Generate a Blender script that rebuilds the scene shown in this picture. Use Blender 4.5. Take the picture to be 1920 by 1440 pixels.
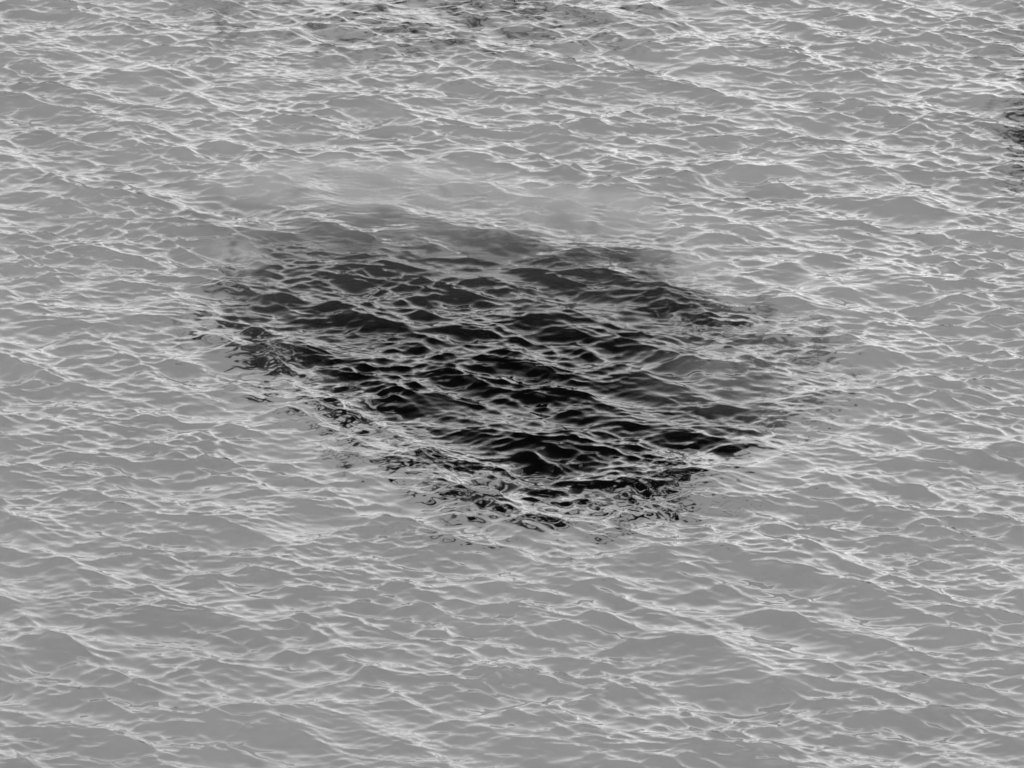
import bpy, math
import numpy as np

# ---------------------------------------------------------------- scene, camera, light
for o in list(bpy.data.objects):
    bpy.data.objects.remove(o)
sc = bpy.context.scene
COL = sc.collection

CAM_H = 25.0                      # eye height above the sea, metres
DEP = math.radians(24.5)          # the camera looks down by this much
FOV_V = math.radians(10.4)
CAM_Y = -CAM_H / math.tan(DEP)
cam_d = bpy.data.cameras.new('camera')
cam = bpy.data.objects.new('camera', cam_d)
COL.objects.link(cam)
cam.location = (0, CAM_Y, CAM_H)
cam.rotation_euler = (math.pi / 2 - DEP, 0, 0)
cam_d.sensor_fit = 'HORIZONTAL'
cam_d.sensor_width = 36
cam_d.lens = 18 / (math.tan(FOV_V / 2) * 4 / 3)
cam_d.clip_end = 20000
sc.camera = cam

SKY_LOW, SKY_TOP = 35.0, 1.0
SKY_LEFT, SKY_RIGHT = 0.5, 1.3
SUN_EL, SUN_AZ = math.radians(42), math.radians(85)
world = bpy.data.worlds.new('World')
sc.world = world
world.use_nodes = True
nt = world.node_tree
nt.nodes.clear()
sky = nt.nodes.new('ShaderNodeTexSky')
sky.sky_type = 'NISHITA'
sky.sun_disc = False
sky.sun_elevation = SUN_EL
sky.sun_rotation = SUN_AZ
bw = nt.nodes.new('ShaderNodeRGBToBW')
mixc = nt.nodes.new('ShaderNodeMix')
mixc.data_type = 'FLOAT'
mixc.inputs[0].default_value = 0.8         # cloud deck over the clear sky, brighter low down than overhead
wtc = nt.nodes.new('ShaderNodeTexCoord')
wsep = nt.nodes.new('ShaderNodeSeparateXYZ')
wmr = nt.nodes.new('ShaderNodeMapRange')
wmr.interpolation_type = 'SMOOTHSTEP'
wmr.inputs['From Min'].default_value = 0.3
wmr.inputs['From Max'].default_value = 0.88
wmr.inputs['To Min'].default_value = SKY_LOW
wmr.inputs['To Max'].default_value = SKY_TOP
nt.links.new(wtc.outputs['Generated'], wsep.inputs[0])
nt.links.new(wsep.outputs['Z'], wmr.inputs['Value'])
wside = nt.nodes.new('ShaderNodeMapRange')          # the cloud is thinner and brighter towards the right, where the sun is
wside.interpolation_type = 'SMOOTHSTEP'
wside.inputs['From Min'].default_value = -0.6
wside.inputs['From Max'].default_value = 0.6
wside.inputs['To Min'].default_value = SKY_LEFT
wside.inputs['To Max'].default_value = SKY_RIGHT
wmul = nt.nodes.new('ShaderNodeMath')
wmul.operation = 'MULTIPLY'
nt.links.new(wsep.outputs['X'], wside.inputs['Value'])
nt.links.new(wside.outputs[0], wmul.inputs[0])
nt.links.new(wmr.outputs[0], wmul.inputs[1])
nt.links.new(wmul.outputs[0], mixc.inputs[3])
bg = nt.nodes.new('ShaderNodeBackground')
bg.inputs['Strength'].default_value = 0.1
wo = nt.nodes.new('ShaderNodeOutputWorld')
nt.links.new(sky.outputs[0], bw.inputs[0])
nt.links.new(bw.outputs[0], mixc.inputs[2])
nt.links.new(mixc.outputs[0], bg.inputs['Color'])
nt.links.new(bg.outputs[0], wo.inputs['Surface'])

sun_d = bpy.data.lights.new('sun', 'SUN')
sun_d.energy = 1.45
sun_d.angle = math.radians(50)
sun_d.color = (1, 0.995, 0.985)
sun = bpy.data.objects.new('sun', sun_d)
COL.objects.link(sun)
sun.rotation_euler = (math.pi / 2 - SUN_EL, 0, math.pi - SUN_AZ)   # from the right, veiled by cloud

sc.view_settings.view_transform = 'Standard'
sc.view_settings.look = 'None'
sc.view_settings.exposure = 0
sc.view_settings.gamma = 1
sc.view_settings.use_curve_mapping = False
sc.cycles.max_bounces = 14
sc.cycles.volume_max_steps = 64
sc.cycles.transparent_max_bounces = 12

# ---------------------------------------------------------------- helpers
def grid_mesh(name, X, Y, Z, mat):
    ny, nx = X.shape
    co = np.stack([X, Y, Z], -1).reshape(-1, 3).astype(np.float32)
    i = np.arange(ny * nx).reshape(ny, nx)
    q = np.stack([i[:-1, :-1], i[:-1, 1:], i[1:, 1:], i[1:, :-1]], -1).reshape(-1, 4).astype(np.int32)
    me = bpy.data.meshes.new(name)
    me.vertices.add(len(co))
    me.vertices.foreach_set('co', co.ravel())
    me.loops.add(q.size)
    me.loops.foreach_set('vertex_index', q.ravel())
    me.polygons.add(len(q))
    me.polygons.foreach_set('loop_start', np.arange(0, q.size, 4, dtype=np.int32))
    me.polygons.foreach_set('loop_total', np.full(len(q), 4, dtype=np.int32))
    me.update(calc_edges=True)
    me.polygons.foreach_set('use_smooth', np.ones(len(q), dtype=bool))
    me.materials.append(mat)
    o = bpy.data.objects.new(name, me)
    COL.objects.link(o)
    return o

def axis(lo, hi, step, far):
    mid = np.arange(lo, hi, step)
    out, s = [], step
    p = 0.0
    while p < far:
        s *= 1.13
        p += s
        out.append(p)
    out = np.array(out)
    return np.concatenate([lo - out[::-1], mid, mid[-1] + out])

def new_mat(name):
    m = bpy.data.materials.new(name)
    m.use_nodes = True
    m.node_tree.nodes.clear()
    return m, m.node_tree

# ---------------------------------------------------------------- the sea surface
L, N = 40.0, 2048
rng = np.random.default_rng(11)
f = np.fft.fftfreq(N, L / N) * 2 * np.pi
KX, KY = np.meshgrid(f, f)
K = np.hypot(KX, KY)
K[0, 0] = 1
TH = np.arctan2(KY, KX)

def lobe(deg, p):                      # spreading about a direction, both ways
    return np.abs(np.cos(TH - math.radians(deg))) ** p

def field(P, slope):                   # random sea of a given rms slope
    h = np.fft.fft2(rng.standard_normal((N, N))) * np.sqrt(P)
    h[0, 0] = 0
    s = np.sqrt(np.mean(np.abs(h * K) ** 2)) / N
    return h * (slope / s)

def band(lam_lo, lam_hi, power):
    kl, kh = 2 * np.pi / lam_hi, 2 * np.pi / lam_lo
    return K ** -power * np.exp(-(kl / K) ** 4) * np.exp(-(K / kh) ** 4)

bands = []
for (l0, l1, p, lobes, slope, chop) in (
        (0.6, 2.4, 3.7, 1.0 * lobe(54, 12) + 0.45 * lobe(114, 12), 0.175, 1.3),
        (0.14, 0.75, 3.9, 1.0 * lobe(60, 10) + 0.45 * lobe(114, 12) + 0.7 * lobe(88, 14), 0.24, 1.05),
        (0.035, 0.17, 3.7, 0.7 * lobe(66, 10) + 1.0 * lobe(90, 12), 0.2, 0.4)):
    H = field(band(l0, l1, p) * lobes, slope)
    bands.append((np.fft.ifft2(H).real,
                  np.fft.ifft2(1j * KX / K * H).real * chop,
                  np.fft.ifft2(1j * KY / K * H).real * chop))

# crests may sharpen but never fold over
sx_ = sum(b[1] for b in bands)
sy_ = sum(b[2] for b in bands)
h_ = L / N
comp = -((np.roll(sx_, -1, 1) - np.roll(sx_, 1, 1)) + (np.roll(sy_, -1, 0) - np.roll(sy_, 1, 0))) / (2 * h_)
lim = 1 / np.maximum(1, np.maximum(comp, 0) / 0.45)
LIMF = np.fft.fft2(lim) * np.exp(-(K * 0.03) ** 2)
lim = np.clip(np.fft.ifft2(LIMF).real, 0.1, 1)

def sample(a, x, y):
    u, v = x / L * N, y / L * N
    iu, iv = np.floor(u).astype(int), np.floor(v).astype(int)
    fu, fv = u - iu, v - iv
    i0, i1, j0, j1 = iu % N, (iu + 1) % N, iv % N, (iv + 1) % N
    return ((a[j0, i0] * (1 - fu) + a[j0, i1] * fu) * (1 - fv)
            + (a[j1, i0] * (1 - fu) + a[j1, i1] * fu) * fv)

ax = axis(-10.2, 10.2, 0.0195, 9000)
ay = axis(-12.4, 18.4, 0.028, 9000)
X, Y = np.meshgrid(ax, ay)
far = np.maximum(np.abs(X) - 12, np.abs(Y - 3) - 16.5)
# wind patches roughen the small waves unevenly; a calmer slick lies just beyond the dark opening
def smooth_noise(lo, hi):
    g = field(band(lo, hi, 2.0), 1.0)
    g = np.fft.ifft2(g).real
    return g / g.std()
gust = np.clip(1 + 0.28 * sample(smooth_noise(1.6, 8), X, Y), 0.35, 1.45)
gust2 = np.clip(1 + 0.45 * sample(smooth_noise(0.8, 5), X, Y * 1.0), 0.2, 1.6)
slick = np.exp(-(((X + 1.9) / 2.6) ** 2 + ((Y - 6.7) / 1.6) ** 2) ** 1.5)
slick = np.maximum(slick, 0.8 * np.exp(-(((X - 1.6) / 2.2) ** 2 + ((Y - 5.2) / 1.0) ** 2) ** 1.5))
amp = (np.clip(1 - far / 60, 0, 1) * (1 - 0.1 * slick),
       np.clip(1 - far / 12, 0, 1) * gust * (1 - 0.6 * slick),
       np.clip(1 - far / 3, 0, 1) * gust2 * (1 - 0.3 * slick))
Z = sum(sample(bz, X, Y) * a for (bz, _, _), a in zip(bands, amp))
LIM = sample(lim, X, Y)
DX = LIM * sum(sample(bx, X, Y) * a for (_, bx, _), a in zip(bands, amp))
DY = LIM * sum(sample(by, X, Y) * a for (_, _, by), a in zip(bands, amp))

wm, t = new_mat('sea_water')
out = t.nodes.new('ShaderNodeOutputMaterial')
gl = t.nodes.new('ShaderNodeBsdfGlass')
gl.inputs['IOR'].default_value = 1.333
gl.inputs['Roughness'].default_value = 0.06
gl.inputs['Color'].default_value = (0.97, 0.97, 0.97, 1)
t.links.new(gl.outputs[0], out.inputs['Surface'])
water = grid_mesh('water', X + DX, Y + DY, Z, wm)
water['kind'] = 'structure'
water['label'] = 'choppy grey rippled sea surface'

# ---------------------------------------------------------------- pale silt hanging in the water, with the clear opening in it
DEP_FAR, DEP_NEAR = 0.4, 2.7
def silt_depth(y):
    s = np.clip((6 - y) / 11, 0, 1)
    return DEP_FAR + (DEP_NEAR - DEP_FAR) * s

def to_photo(x, y, d):                 # where a point under a calm sea shows in the 1920x1440 frame
    D = y - CAM_Y
    s = D - d * 0.9
    for _ in range(6):                 # refraction at the flat surface
        a = s / np.hypot(s, CAM_H) / 1.333
        s = D - d * a / np.sqrt(1 - a * a)
    k = s / D
    xs = x * k
    v = s * math.cos(DEP) + CAM_H * math.sin(DEP)
    up = s * math.sin(DEP) - CAM_H * math.cos(DEP)
    F = 720 / math.tan(FOV_V / 2)
    return 960 + F * xs / v, 720 - F * up / v

def poly_sd(px, py, pts):              # signed distance to an outline, inside positive
    pts = np.array(pts, float)
    d = np.full(px.shape, 1e9)
    ins = np.zeros(px.shape, bool)
    n = len(pts)
    for i in range(n):
        a, b = pts[i], pts[(i + 1) % n]
        e = b - a
        wx, wy = px - a[0], py - a[1]
        u = np.clip((wx * e[0] + wy * e[1]) / (e @ e), 0, 1)
        d = np.minimum(d, np.hypot(wx - e[0] * u, (wy - e[1] * u)))
        if a[1] != b[1]:
            c = ((a[1] > py) != (b[1] > py)) & (px < (b[0] - a[0]) * (py - a[1]) / (b[1] - a[1]) + a[0])
            ins ^= c
    return np.where(ins, d, -d)

def sstep(a, b, v):
    u = np.clip((v - a) / (b - a), 0, 1)
    return u * u * (3 - 2 * u)

sx = axis(-11, 11, 0.06, 9000)
sy = axis(-15, 20, 0.08, 9000)
SX, SY = np.meshgrid(sx, sy)
SD = silt_depth(SY)
PX, PY = to_photo(SX, SY, SD)

OUT = [(440, 425), (560, 398), (700, 385), (830, 398), (940, 425), (1060, 440), (1250, 450), (1290, 520),
       (1340, 575), (1440, 605), (1530, 640), (1550, 700), (1490, 770), (1390, 840), (1310, 885), (1180, 910),
       (1080, 925), (960, 925), (840, 885), (745, 825), (665, 775), (590, 715), (510, 670), (455, 630),
       (415, 590), (435, 520)]
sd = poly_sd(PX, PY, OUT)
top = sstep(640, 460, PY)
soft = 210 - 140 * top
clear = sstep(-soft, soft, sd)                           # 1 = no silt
veil = 0.55 * sstep(490, 410, PY) + 0.14 * sstep(640, 460, PY) + 0.08 * sstep(700, 450, PX) + 0.4 * sstep(1370, 1500, PX)
lobe_g = np.exp(-(((PX - 1350) / 115) ** 2 + ((PY - 672) / 60) ** 2) * 1.2)
veil = 1 - (1 - np.clip(veil, 0, 0.8)) * (1 - 0.5 * lobe_g)
# thinner silt at the far edge and the right edge of the view
thin = 0.38 * np.exp(-(((PX - 850) / 520) ** 2 + ((PY - 20) / 110) ** 2))
thin = thin + 0.6 * np.exp(-(((PX - 1960) / 95) ** 2 + ((PY - 220) / 210) ** 2))
clear = np.clip(np.maximum(clear, thin), 0, 1)

sm, t = new_mat('pale_silt')
out = t.nodes.new('ShaderNodeOutputMaterial')
att = t.nodes.new('ShaderNodeAttribute')
att.attribute_name = 'clearness'
geo = t.nodes.new('ShaderNodeNewGeometry')
nA = t.nodes.new('ShaderNodeTexNoise')
nA.inputs['Scale'].default_value = 3.0
nA.inputs['Detail'].default_value = 6
nA.inputs['Roughness'].default_value = 0.6
nA.inputs['Distortion'].default_value = 1.2
t.links.new(geo.outputs['Position'], nA.inputs['Vector'])
def M(op, a, b=None, clamp=False):
    n = t.nodes.new('ShaderNodeMath')
    n.operation = op
    n.use_clamp = clamp
    for i, v in enumerate((a, b)):
        if v is None: continue
        if isinstance(v, (int, float)): n.inputs[i].default_value = v
        else: t.links.new(v, n.inputs[i])
    return n.outputs[0]
c = att.outputs['Fac']
mA = t.nodes.new('ShaderNodeMapping')
mA.inputs['Scale'].default_value = (0.8, 0.8, 1.0)
t.links.new(geo.outputs['Position'], mA.inputs[0])
t.links.new(mA.outputs[0], nA.inputs['Vector'])
edge = M('MULTIPLY', M('MULTIPLY', c, M('SUBTRACT', 1.0, c)), 4.0)          # torn wisps live on the rim
nz = M('MULTIPLY', M('SUBTRACT', nA.outputs['Fac'], 0.5), 2.6)
raw = M('ADD', c, M('MULTIPLY', edge, nz), True)
st = t.nodes.new('ShaderNodeMapRange')                                      # crisp tears low down, soft haze at the top
st.interpolation_type = 'SMOOTHSTEP'
tp = t.nodes.new('ShaderNodeAttribute')
tp.attribute_name = 'haziness'
t.links.new(M('SUBTRACT', 0.34, M('MULTIPLY', tp.outputs['Fac'], 0.34)), st.inputs['From Min'])
t.links.new(M('ADD', 0.66, M('MULTIPLY', tp.outputs['Fac'], 0.34)), st.inputs['From Max'])
t.links.new(raw, st.inputs['Value'])
vl = t.nodes.new('ShaderNodeAttribute')
vl.attribute_name = 'veil'
cl = M('MULTIPLY', st.outputs[0], M('SUBTRACT', 1.0, vl.outputs['Fac']))
df = t.nodes.new('ShaderNodeBsdfDiffuse')
nB = t.nodes.new('ShaderNodeTexNoise')
nB.inputs['Scale'].default_value = 0.35
nB.inputs['Detail'].default_value = 3
t.links.new(geo.outputs['Position'], nB.inputs['Vector'])
rp = t.nodes.new('ShaderNodeValToRGB')
rp.color_ramp.elements[0].position = 0.3
rp.color_ramp.elements[0].color = (0.34, 0.34, 0.34, 1)
rp.color_ramp.elements[1].position = 0.7
rp.color_ramp.elements[1].color = (0.40, 0.40, 0.40, 1)
t.links.new(nB.outputs['Fac'], rp.inputs[0])
t.links.new(rp.outputs[0], df.inputs['Color'])
tr = t.nodes.new('ShaderNodeBsdfTransparent')
mx = t.nodes.new('ShaderNodeMixShader')
t.links.new(cl, mx.inputs[0])
t.links.new(df.outputs[0], mx.inputs[1])
t.links.new(tr.outputs[0], mx.inputs[2])
t.links.new(mx.outputs[0], out.inputs['Surface'])
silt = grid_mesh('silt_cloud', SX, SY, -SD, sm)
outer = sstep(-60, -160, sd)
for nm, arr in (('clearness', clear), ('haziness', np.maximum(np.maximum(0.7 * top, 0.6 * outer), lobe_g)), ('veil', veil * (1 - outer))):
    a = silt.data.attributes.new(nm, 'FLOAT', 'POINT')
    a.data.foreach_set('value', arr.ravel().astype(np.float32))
silt['kind'] = 'stuff'
silt['label'] = 'pale silt clouding the sea around the dark opening'

# ---------------------------------------------------------------- dark bed far below
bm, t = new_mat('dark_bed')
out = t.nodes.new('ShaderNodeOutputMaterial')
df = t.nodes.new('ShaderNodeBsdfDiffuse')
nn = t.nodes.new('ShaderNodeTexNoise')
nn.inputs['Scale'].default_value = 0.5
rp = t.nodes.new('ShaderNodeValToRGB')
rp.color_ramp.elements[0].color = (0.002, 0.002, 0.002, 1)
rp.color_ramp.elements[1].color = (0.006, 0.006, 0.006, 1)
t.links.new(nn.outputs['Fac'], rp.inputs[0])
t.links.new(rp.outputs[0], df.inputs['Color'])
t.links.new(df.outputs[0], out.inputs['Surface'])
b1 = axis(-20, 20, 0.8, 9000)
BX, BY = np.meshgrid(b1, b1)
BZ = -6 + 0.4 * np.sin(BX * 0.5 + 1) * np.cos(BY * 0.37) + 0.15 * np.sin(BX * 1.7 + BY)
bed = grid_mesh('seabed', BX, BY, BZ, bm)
bed['kind'] = 'structure'

# ---------------------------------------------------------------- thin mist drifting low over the water round the opening
def sea_point(px, py):                 # the calm-sea point seen at a photo pixel
    F = 720 / math.tan(FOV_V / 2)
    a = DEP + math.atan((py - 720) / F)
    d = CAM_H / math.tan(a)
    v = d * math.cos(DEP) + CAM_H * math.sin(DEP)
    return (px - 960) / F * v, CAM_Y + d

mm, t = new_mat('thin_mist')
out = t.nodes.new('ShaderNodeOutputMaterial')
pv = t.nodes.new('ShaderNodeVolumePrincipled')
pv.inputs['Color'].default_value = (0.64, 0.64, 0.64, 1)
tc = t.nodes.new('ShaderNodeTexCoord')
ln = t.nodes.new('ShaderNodeVectorMath')
ln.operation = 'LENGTH'
t.links.new(tc.outputs['Object'], ln.inputs[0])
ng = t.nodes.new('ShaderNodeNewGeometry')
nz3 = t.nodes.new('ShaderNodeTexNoise')
nz3.inputs['Scale'].default_value = 1.5
nz3.inputs['Detail'].default_value = 4
nz3.inputs['Distortion'].default_value = 1.2
t.links.new(ng.outputs['Position'], nz3.inputs['Vector'])
fall = M('SUBTRACT', 1.0, ln.outputs['Value'], True)
dens = M('MULTIPLY', M('MULTIPLY', fall, M('MULTIPLY', M('SUBTRACT', nz3.outputs['Fac'], 0.34), 4.0, True)), 5.0)
t.links.new(dens, pv.inputs['Density'])
t.links.new(pv.outputs[0], out.inputs['Volume'])

def mist(name, px, py, rx, ry, rz, rot):
    n, m = 24, 12
    th = np.linspace(0, 2 * np.pi, n, endpoint=False)
    vs, fs = [(0, 0, -1.0)], []
    for j in range(1, m):
        p = -math.pi / 2 + math.pi * j / m
        vs += [(math.cos(p) * math.cos(q), math.cos(p) * math.sin(q), math.sin(p)) for q in th]
    vs.append((0, 0, 1.0))
    for i in range(n):
        k = (i + 1) % n
        fs.append((0, 1 + k, 1 + i))
        for j in range(m - 2):
            a = 1 + j * n
            fs.append((a + i, a + k, a + n + k, a + n + i))
        fs.append((len(vs) - 1, 1 + (m - 2) * n + i, 1 + (m - 2) * n + k))
    me = bpy.data.meshes.new(name)
    me.from_pydata(vs, [], fs)
    me.materials.append(mm)
    o = bpy.data.objects.new(name, me)
    COL.objects.link(o)
    x, y = sea_point(px, py)
    o.location = (x, y, rz + 0.16)
    o.scale = (rx, ry, rz)
    o.rotation_euler = (0, 0, rot)
    o['kind'] = 'stuff'
    o['label'] = 'thin pale mist low over the far rim of the dark opening'
    return o

mist('mist', 690, 385, 3.0, 1.3, 0.2, -0.1)
mist('mist', 1080, 435, 2.2, 1.1, 0.2, -0.2)
mist('mist', 455, 510, 0.5, 1.1, 0.08, 0.25)
mist('mist', 1290, 530, 0.7, 1.3, 0.1, 0.6)
